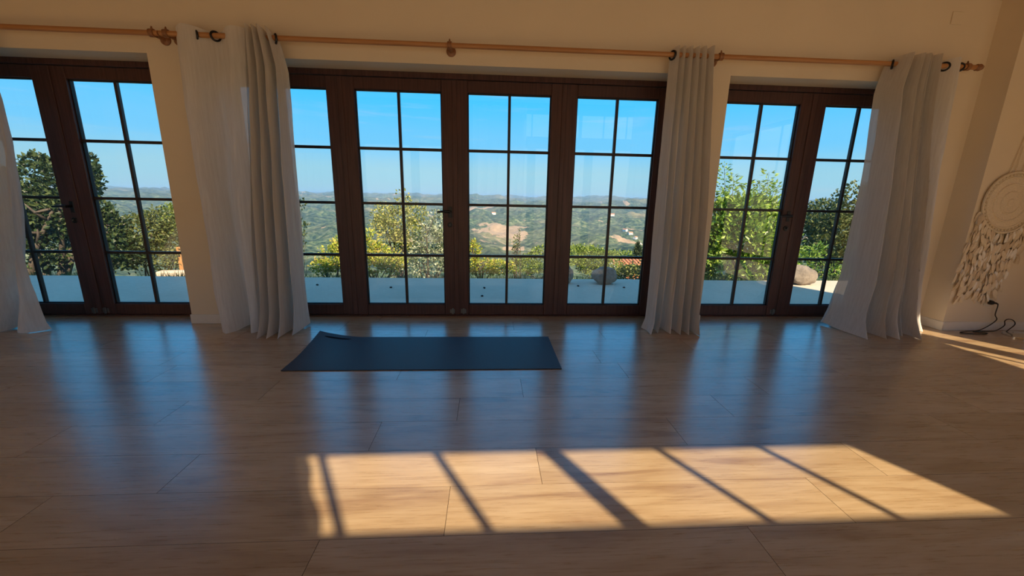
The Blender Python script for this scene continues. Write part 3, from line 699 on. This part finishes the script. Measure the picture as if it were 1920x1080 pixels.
def boulder(name, loc, size, seed, lab, rot=0.0):
    import bmesh
    bm = bmesh.new(); bmesh.ops.create_icosphere(bm, subdivisions=4, radius=1.0)
    for v in bm.verts:
        d = v.co.normalized(); n1 = noise.noise(d*1.1+Vector((seed, 0, 0))); n2 = noise.noise(d*2.7+Vector((0, seed, 0))); n3 = noise.noise(d*7+Vector((0, 0, seed)))
        k = 1+0.30*n1+0.14*n2+0.04*n3
        # planed faces
        for q in range(5):
            ax = Vector((math.sin(seed*3+q*2.1), math.cos(seed*2+q*1.7), math.sin(seed+q*1.3))).normalized(); h = d.dot(ax)*k
            if h > 0.78: k *= 0.78/h*0.6+0.4
        v.co = Vector((d.x*k*size[0], d.y*k*size[1], d.z*k*size[2]))
    zmin = min(v.co.z for v in bm.verts); cut = zmin+0.12*size[2]
    for v in bm.verts:
        v.co.z = max(v.co.z, cut)-cut
    me = bpy.data.meshes.new(name); bm.to_mesh(me); bm.free(); me.materials.append(M['rock']); me.shade_smooth()
    o = link(name, me, label=lab, cat='boulder', group='boulders along the terrace edge'); o.location = loc; o.rotation_euler.z = rot; return o
boulder('boulder', (1.83, 2.22, ZT), (0.19, 0.15, 0.15), 1.3, 'rounded grey boulder on the terrace seen behind the fourth middle leaf')
boulder('boulder', (1.225, 2.22, ZT), (0.11, 0.12, 0.14), 4.1, 'smaller boulder half hidden by the door stile on the terrace')
boulder('boulder', (5.10, 2.28, ZT), (0.25, 0.17, 0.165), 7.7, 'boulder catching sunlight on one side, behind the right doors')
for i, (a, c) in enumerate(((908, 541), (904, 556), (733, 540), (595, 535), (1084, 537), (1170, 540))):
    p = ground(a, c, ZT); o = boulder('pebble', (p[0], p[1], ZT), (0.018, 0.014, 0.012), i+2.2, ['small dark pebble on the terrace behind the third middle leaf, farther one', 'small dark pebble on the terrace behind the third middle leaf, nearer one', 'small dark pebble on the terrace behind the leaf with the handle', 'small dark pebble on the terrace next to the wide curtain', 'small dark pebble on the terrace between the two boulders', 'small dark pebble on the terrace right of the rounded boulder'][i]); o['category'] = 'pebble'; o['group'] = 'pebbles scattered on the terrace'; o.data.materials[0] = M['gasket']

sl = MB(); c0 = ground(322, 503, -0.33)
o = link('stone_slab', MB().box(-0.24, 0.30, -0.10, 0.10, -0.30, -0.05, 0.02).mesh('stone_slab', M['terrace']), label='flat stone slab lying in the sun beyond the left doors', cat='stone slab'); o.location = c0; o.rotation_euler.z = 0.15
o = link('wooden_post', MB().box(-0.035, 0.035, -0.035, 0.035, -0.35, 0.38, 0.006).mesh('wooden_post', M['pole']), label='short wooden post beside the left pier outdoors', cat='post'); o.location = (*ground(341, 498, -0.33)[:2], -0.33)

# ------------------------------------------------------------------ outside: land
def hfun(x, y):
    r = math.hypot(x, y+4); lr = math.log(max(r, 1))
    tab = [(0, -0.5), (7.5, -0.55), (11, -1.1), (20, -4.2), (45, -14), (120, -42), (300, -88), (600, -120), (900, -134), (1400, -128), (2200, -98), (3400, -55), (5200, -26), (8000, -16), (13000, -30), (26000, -220)]
    z = np.interp(lr, [math.log(max(a, 1)) for a, _ in tab], [b_ for _, b_ in tab])
    amp = np.interp(lr, [math.log(a) for a in (20, 120, 600, 1500, 4000, 9000, 20000)], [0.2, 4, 20, 36, 70, 130, 150])
    n = noise.fractal((x*0.00105+3.1, y*0.00105+1.7, 0.4), 0.9, 2.1, 7)
    n2 = noise.fractal((x*0.0042+9.1, y*0.0042, 2.4), 0.9, 2.1, 5)
    n3 = noise.fractal((x*0.013+2.1, y*0.013+5, 7.4), 0.9, 2.1, 4)
    return z + amp*0.75*n + amp*0.95*n2*min(1.0, 2500/max(r, 1)) + amp*0.26*n3*min(1.0, 1200/max(r, 1))
th = np.radians(np.concatenate([np.linspace(-83, -60, 30), np.linspace(-59.7, 59.7, 470), np.linspace(60, 83, 30)])); rs = np.concatenate([np.geomspace(6.6, 250, 60)[:-1], np.geomspace(250, 6000, 300)[:-1], np.geomspace(6000, 24000, 50)])
V = []; F = []
for r in rs:
    for a in th:
        x, y = r*math.sin(a), r*math.cos(a)-4; V.append((x, y, hfun(x, y)))
n = len(th)
for i in range(len(rs)-1):
    for j in range(n-1): F.append((i*n+j, i*n+j+1, (i+1)*n+j+1, (i+1)*n+j))
MB().add(V, F).build('hillside', M['hills'], kind='structure', smooth=True, label='scrubby green and tan hills falling to a wide valley')
MB().add([(-60000, 9000, -230), (60000, 9000, -230), (60000, 58000, -230), (-60000, 58000, -230)], [(0, 1, 2, 3)]).build('sea', M['sea'], kind='structure', label='distant blue sea at the horizon')

# ------------------------------------------------------------------ outside: plants
def leaves_mesh(name, P, D, L, Wd, mat):
    """P points, D directions: each leaf two triangles folded along the midrib"""
    n = len(P); D = D/np.linalg.norm(D, axis=1)[:, None]
    rnd = rng.normal(size=(n, 3)); S = np.cross(D, rnd); S /= np.linalg.norm(S, axis=1)[:, None]; N = np.cross(S, D)
    L = L*rng.uniform(0.7, 1.25, n)[:, None]; Wd = Wd*rng.uniform(0.75, 1.2, n)[:, None]
    a = P; t = P+D*L; l = P+D*L*0.45+S*Wd+N*Wd*0.35; r = P+D*L*0.45-S*Wd+N*Wd*0.35
    V = np.stack([a, l, t, r], 1).reshape(-1, 3); k = np.arange(n)*4
    F = np.stack([np.stack([k, k+1, k+2], 1), np.stack([k, k+2, k+3], 1)], 1).reshape(-1, 3)
    me = bpy.data.meshes.new(name); me.from_pydata(V.tolist(), [], F.tolist()); me.update(); me.materials.append(mat); return me
def pxm(px, py, Y):   # metres per pixel at a place
    d = ray(px, py); return (Y-CAM[1])/d[1]/FPX
def plant(name, Y, blobs, base, mat, leaf, count, lab, cat='shrub', group=None, stems=6, shell=0.55, up=0.3, depth=0.8, stem_r=0.02, twigs=True, seed=0):
    """blobs: (px, py, rx, ry) seen at depth Y; turned into ellipsoids with real depth there"""
    global rng
    rng = np.random.default_rng(seed+11)
    bp = np.array(at(base[0], base[1], Y)); gz = hfun(bp[0], Y)
    root = empty(name, (bp[0], Y, gz), label=lab, cat=cat, group=group)
    B = []; wts = []
    for b_ in blobs:
        c = at(b_[0], b_[1], Y); s = pxm(b_[0], b_[1], Y); rx, rz = b_[2]*s, b_[3]*s
        dy = (b_[4] if len(b_) > 4 else 0.0)
        B.append((np.array(c)+np.array([0, dy, 0]), np.array([rx, max(rx, 0.35*rz)*depth, rz]))); wts.append(rx*rz)
    wts = np.array(wts)/sum(wts); P = []; D = []
    for (c, r), wt in zip(B, wts):
        m = max(20, int(count*wt)); d = rng.normal(size=(m, 3)); d /= np.linalg.norm(d, axis=1)[:, None]
        rad = rng.uniform(shell, 1.0, m)**0.8*(1+0.16*np.array([noise.noise((q[0]*2.6+c[0], q[1]*2.6, q[2]*2.6+c[2])) for q in d]))
        p = c+d*rad[:, None]*r; P.append(p); D.append(d*0.7+rng.normal(size=(m, 3))*0.6+np.array([0, 0, up]))
    P = np.concatenate(P); D = np.concatenate(D)
    # shaded and sunlit leaves share one material; clumps come from the gaps
    keep = np.array([noise.noise((p[0]*3.2/(leaf[0]*12), p[1]*3.2/(leaf[0]*12), p[2]*3.2/(leaf[0]*12)+seed)) > -0.28 for p in P])
    P, D = P[keep], D[keep]
    off = np.array([bp[0], Y, gz])
    link('foliage', leaves_mesh('foliage', P-off, D, leaf[0], leaf[1], mat), root, kind='stuff')
    tr = MB()
    ks = rng.choice(len(B), size=min(stems, 12), p=wts)
    for i, kx in enumerate(ks):
        c, r = B[kx]; tip = c-off+rng.normal(size=3)*r*0.35; st = np.array([rng.normal()*0.03, rng.normal()*0.03, 0])
        mid = (st+tip)/2+rng.normal(size=3)*np.array([0.10, 0.10, 0.02])*np.linalg.norm(tip)*0.5
        pts = spline([st, mid, tip], 5); tr.tube(pts, list(np.linspace(stem_r, stem_r*0.25, len(pts))), 6)
        if twigs:
            for q in range(5):
                a_ = pts[int(rng.integers(4, len(pts)))]; e_ = a_+rng.normal(size=3)*r*0.4+np.array([0, 0, 0.15*r[2]]); tr.tube([a_, (a_+e_)/2+rng.normal(size=3)*0.02, e_], [stem_r*0.35, stem_r*0.25, stem_r*0.1], 5)
    tr.build('stems', M['bark'], root, smooth=True, kind='stuff' if stems > 1 else None)
    return root
G1 = 'shrubs along the terrace edge'; G2 = 'trees and bushes beyond the terrace'
laurel = plant('laurel_shrub', 3.35, [(1392, 455, 72, 62), (1355, 500, 52, 32), (1420, 497, 52, 34), (1335, 470, 30, 36), (1440, 420, 28, 50), (1350, 410, 32, 48), (1395, 395, 45, 30)], (1390, 535), M['leaf_laurel'], (0.105, 0.030), 9500, 'tall bright green laurel shrub with upright shoots behind the right doors', group=G1, stems=8, shell=0.35, up=0.15, seed=1)
# upright laurel shoots
def shoots(Y, lst, mat, root, seed):
    global rng
    rng = np.random.default_rng(seed); P = []; D = []; st = MB()
    off = np.array(root.location)
    for x0, y0, x1, y1, wpx in lst:
        a, b_ = np.array(at(x0, y0, Y)), np.array(at(x1, y1, Y)); a[1] += rng.uniform(-.1, .1); s = pxm(x0, y0, Y)
        st.tube([a-off, (a+b_)/2-off+np.array([0.02, 0.01, 0]), b_-off], [0.008, 0.005, 0.002], 5)
        m = 120
        for k in range(m):
            t = rng.uniform(0, 1); ang = rng.uniform(0, 2*PI); p = a+(b_-a)*t; out_ = np.array([math.cos(ang), math.sin(ang), 0])
            wd = wpx*s*(1-0.6*t); q = p+out_*wd*rng.uniform(0.1, 0.75)+np.array([0, 0, rng.uniform(-.02, .05)]); P.append(q); D.append(out_+np.array([0, 0, rng.uniform(-0.1, 0.9)]))
    link('shoot_leaves', leaves_mesh('shoot_leaves', np.array(P)-off, np.array(D), 0.085, 0.017, mat), root, kind='stuff')
    st.build('shoot_stems', M['bark'], root, kind='stuff')
shoots(3.40, [(1362, 410, 1358, 308, 30), (1368, 400, 1376, 330, 26), (1425, 410, 1442, 322, 30), (1435, 405, 1455, 345, 28), (1400, 405, 1403, 345, 24), (1345, 420, 1340, 355, 26), (1415, 410, 1425, 340, 22)], M['leaf_laurel'], laurel, 5)
plant('oak_tree', 5.6, [(1600, 385, 38, 44), (1545, 405, 42, 30), (1585, 450, 62, 46), (1540, 462, 42, 38), (1590, 505, 70, 28), (1560, 425, 50, 30)], (1590, 540), M['leaf_olive'], (0.085, 0.032), 9000, 'dark evergreen oak tree behind the right curtain', 'tree', G2, stems=6, stem_r=0.07, seed=2, shell=0.5)
plant('laurel_shrub', 3.3, [(1508, 492, 30, 22), (1530, 470, 24, 20), (1560, 505, 34, 16), (1485, 470, 18, 30)], (1510, 535), M['leaf_laurel'], (0.085, 0.020), 700, 'sparse laurel branches over the sunlit boulder', group=G1, stems=4, shell=0.2, seed=3)
plant('arbutus_tree', 4.6, [(745, 420, 42, 34), (722, 405, 26, 26), (755, 378, 16, 22), (765, 440, 36, 40), (712, 425, 18, 20), (748, 470, 34, 40), (780, 400, 24, 20)], (755, 540), M['leaf_oak'], (0.055, 0.021), 4200, 'airy olive-green tree rising behind the leaf with the handle', 'tree', G2, stems=7, stem_r=0.035, seed=4, shell=0.4)
plant('silver_shrub', 3.9, [(805, 455, 36, 42), (795, 492, 42, 30), (822, 420, 24, 28), (838, 470, 28, 42)], (805, 540), M['leaf_silver'], (0.052, 0.017), 3800, 'silvery leaved shrub beside the airy olive-green tree', group=G1, stems=7, shell=0.35, seed=5)
plant('yellow_shrub', 3.25, [(710, 485, 32, 26), (698, 455, 18, 26), (735, 492, 28, 24), (690, 500, 24, 20)], (710, 535), M['leaf_yellow'], (0.048, 0.018), 2600, 'yellow-green shrub left of the airy olive-green tree', group=G1, stems=6, shell=0.35, seed=6)
plant('yellow_shrub', 3.3, [(622, 485, 30, 24), (634, 465, 16, 20), (608, 500, 28, 16), (648, 480, 20, 30)], (622, 535), M['leaf_yellow'], (0.048, 0.018), 2300, 'yellow-green shrub next to the wide curtain', group=G1, stems=6, shell=0.35, seed=7)
plant('yellow_shrub', 3.35, [(905, 500, 34, 18), (888, 470, 14, 22), (940, 502, 30, 15), (880, 492, 20, 24)], (905, 535), M['leaf_yellow'], (0.046, 0.017), 2300, 'yellow-green shrub behind the third middle leaf', group=G1, stems=6, shell=0.35, seed=8)
plant('sapling', 3.5, [(972, 494, 22, 20), (968, 462, 8, 22), (972, 440, 4, 12)], (970, 535), M['leaf_olive'], (0.04, 0.014), 420, 'thin dark sapling with bare twigs behind the third middle leaf', 'sapling', G1, stems=8, shell=0.1, stem_r=0.010, seed=9)
plant('meadow_shrub', 6.5, [(1010, 492, 44, 20), (1050, 480, 34, 24), (985, 500, 40, 14), (1020, 472, 24, 12)], (1010, 535), M['leaf_mid'], (0.06, 0.022), 3200, 'mid-green bush behind the stile between third and fourth leaves', group=G2, stems=5, shell=0.5, seed=10)
plant('meadow_shrub', 7.5, [(1105, 485, 42, 26), (1080, 478, 30, 20), (1135, 492, 34, 22), (1120, 500, 40, 16)], (1105, 530), M['leaf_mid'], (0.065, 0.024), 4200, 'mid-green bush behind the rounded boulder', group=G2, stems=5, shell=0.5, seed=12)
plant('dark_shrub', 3.6, [(1190, 510, 30, 18), (1165, 515, 20, 12), (1218, 505, 24, 24)], (1190, 535), M['leaf_olive'], (0.05, 0.018), 2400, 'dark green shrub right of the rounded boulder', group=G1, stems=5, shell=0.35, seed=13)
plant('yellow_shrub', 9.0, [(1185, 508, 36, 9), (1222, 502, 24, 10)], (1190, 520), M['leaf_yellow'], (0.07, 0.026), 1500, 'yellow-green hedge below the orange roof', group=G2, stems=4, shell=0.4, seed=14)
plant('conifer', 24.0, [(1196, 472, 9, 12), (1196, 462, 5, 9)], (1196, 500), M['leaf_dark'], (0.10, 0.035), 1500, 'small dark conifer above the orange roof', 'tree', G2, stems=2, shell=0.3, seed=15)
plant('meadow_shrub', 40.0, [(1165, 480, 50, 8), (1100, 474, 40, 10), (1225, 480, 40, 12)], (1165, 500), M['leaf_mid'], (0.28, 0.12), 2200, 'low green thicket on the slope behind the orange roof', group=G2, stems=3, shell=0.4, stem_r=0.06, seed=16)
# left side
plant('bay_tree', 4.2, [(62, 400, 66, 60), (20, 380, 60, 70), (100, 340, 34, 44), (70, 310, 24, 26), (62, 460, 84, 50), (130, 390, 50, 60), (160, 340, 26, 40), (172, 310, 10, 22)], (70, 540), M['leaf_dark'], (0.085, 0.032), 9500, 'dark bay tree in the house shade behind the left curtain', 'tree', G2, stems=6, stem_r=0.09, seed=20, shell=0.4)
plant('bay_tree', 3.9, [(205, 440, 34, 60), (190, 395, 22, 34), (225, 470, 44, 40), (178, 330, 10, 22)], (205, 540), M['leaf_dark'], (0.075, 0.028), 3000, 'dark leafy bush at the stile of the left doors', 'tree', G2, stems=5, stem_r=0.03, seed=21, shell=0.35)
plant('silver_shrub', 4.6, [(268, 440, 44, 46), (300, 420, 30, 34), (245, 470, 40, 36), (330, 450, 30, 52), (290, 480, 60, 30)], (280, 540), M['leaf_olive'], (0.06, 0.021), 6500, 'grey-green hedge shrub in the left doors', group=G1, stems=6, shell=0.4, seed=22)
plant('yellow_shrub', 5.6, [(322, 408, 20, 28), (345, 430, 26, 44)], (325, 540), M['leaf_mid'], (0.06, 0.022), 2200, 'bright green sunlit bush above the left hedge', group=G2, stems=4, shell=0.4, seed=23)
plant('olive_branch', 3.2, [(566, 385, 8, 14), (572, 425, 6, 8), (576, 468, 6, 8), (568, 445, 5, 40)], (562, 540), M['leaf_dark'], (0.055, 0.016), 110, 'slim plant with few drooping leaves at the edge of the wide curtain', 'sapling', G1, stems=4, shell=0.2, stem_r=0.006, seed=24)
# grass fringe
P = []; D = []
for i in range(9000):
    x = rng.uniform(-9, 9); y = YT+0.02+abs(rng.normal())*0.22
    d_ = noise.noise((x*1.3, y*1.3, 0.3))
    if d_ < -0.25: continue
    P.append((x, y, -0.42)); D.append((rng.normal()*0.35, rng.normal()*0.35, 1))
me = leaves_mesh('grass_fringe', np.array(P), np.array(D), 0.27, 0.007, M['grass'])
link('grass_fringe', me, kind='stuff', label='short green grass along the outer edge of the terrace', cat='grass')

# ------------------------------------------------------------------ outside: houses
def house(loc, wx, wy, hw, rise, lab, detail=False, rot=0.0):
    root = empty('house', loc, label=lab, cat='house'); root.rotation_euler.z = rot
    b = MB().box(-wx/2, wx/2, -wy/2, wy/2, -1.2, hw)
    b.add([(-wx/2, -wy/2, hw), (-wx/2, wy/2, hw), (-wx/2, 0, hw+rise), (wx/2, -wy/2, hw), (wx/2, wy/2, hw), (wx/2, 0, hw+rise)], [(0, 2, 1), (3, 4, 5)])
    b.build('wall', M['render'], root)
    o = 0.3 if detail else 0.12*wx/4; t = 0.12
    for s in (-1, 1):
        y0 = s*(wy/2+o); z0 = hw-rise*o/(wy/2)
        V = [(-wx/2-o, y0, z0), (wx/2+o, y0, z0), (wx/2+o, 0, hw+rise), (-wx/2-o, 0, hw+rise)]; V += [(x, y, z+t) for x, y, z in V]
        r = MB().add(V, [(0,1,2,3), (4,5,6,7), (0,1,5,4), (1,2,6,5), (2,3,7,6), (3,0,4,7)]).build('roof', M['tile'], root)
        if detail:
            q = MB(); n = int((wx+2*o)/0.24)
            for k in range(n):
                x = -wx/2-o+0.12+k*0.24; q.tube([(x, y0, z0+t+0.01), (x, 0, hw+rise+t+0.01)], 0.07, 7)
            q.build('roof_tiles', M['tile'], r, smooth=True, kind='stuff')
    if detail:
        for s in (-1, 1):
            q = MB(); x = s*(wx/2+0.3)
            for sy in (-1, 1):
                y0 = sy*(wy/2+0.3); z0 = hw-rise*0.3/(wy/2); q.tube([(x, y0, z0+0.16), (x, 0, hw+rise+0.16)], 0.11, 8)
            q.build('verge_trim', M['trimw'], root)
    for s in (-0.25, 0.25):
        wn = MB().box(s*wx-0.08*wx, s*wx+0.08*wx, -wy/2-0.03, -wy/2+0.02, hw*0.3, hw*0.75).build('window', M['gasket'], root)
    return root
p = at(1185, 484, 20); house((p[0]+0.6, 20, p[2]-3.0), 4.4, 4.0, 2.1, 0.75, 'low house with an orange tiled roof beyond the terrace', True, math.radians(14))
for i, (a, c, dist) in enumerate(((1182, 440, 1150), (1191, 449, 1120), (1199, 459, 1080), (1172, 434, 1200), (1148, 405, 1750), (925, 402, 1700))):
    d = ray(a, c); d = d/np.linalg.norm(d[:2])
    # walk along the ray until it meets the land
    best = None
    for s in np.geomspace(150, 6000, 500):
        q = CAM+d*s
        if q[2] < hfun(q[0], q[1]): best = q; break
    if best is None: continue
    s = np.linalg.norm(best-CAM)/1100
    house((best[0], best[1], hfun(best[0], best[1])), 11*s, 8*s, 4.5*s, 2*s, 'tiny white farmhouse far down the valley, %s' % ['upper of the cluster by the narrow curtain', 'second of the cluster by the narrow curtain', 'lowest of the cluster by the narrow curtain', 'outermost of the cluster by the narrow curtain', 'near the round tan field', 'above the large tan field'][i], rot=i*0.7)

# ------------------------------------------------------------------ haze over the valley
t = NT('haze'); vsn = t.n('ShaderNodeVolumeScatter'); vsn.inputs['Color'].default_value = (0.42, 0.70, 1.0, 1); vsn.inputs['Density'].default_value = 0.00012
vsn.inputs['Anisotropy'].default_value = 0.0
va = t.n('ShaderNodeVolumeAbsorption'); va.inputs['Color'].default_value = (0.35, 0.65, 1.0, 1); va.inputs['Density'].default_value = 0.00011
ad_ = t.n('ShaderNodeAddShader'); t.l(vsn.outputs[0], ad_.inputs[0]); t.l(va.outputs[0], ad_.inputs[1]); t.l(ad_.outputs[0], t.out.inputs['Volume'])
hz = MB().box(-30000, 30000, 120, 16000, -400, 45).build('haze', t.m, kind='stuff', label='pale blue haze filling the valley')
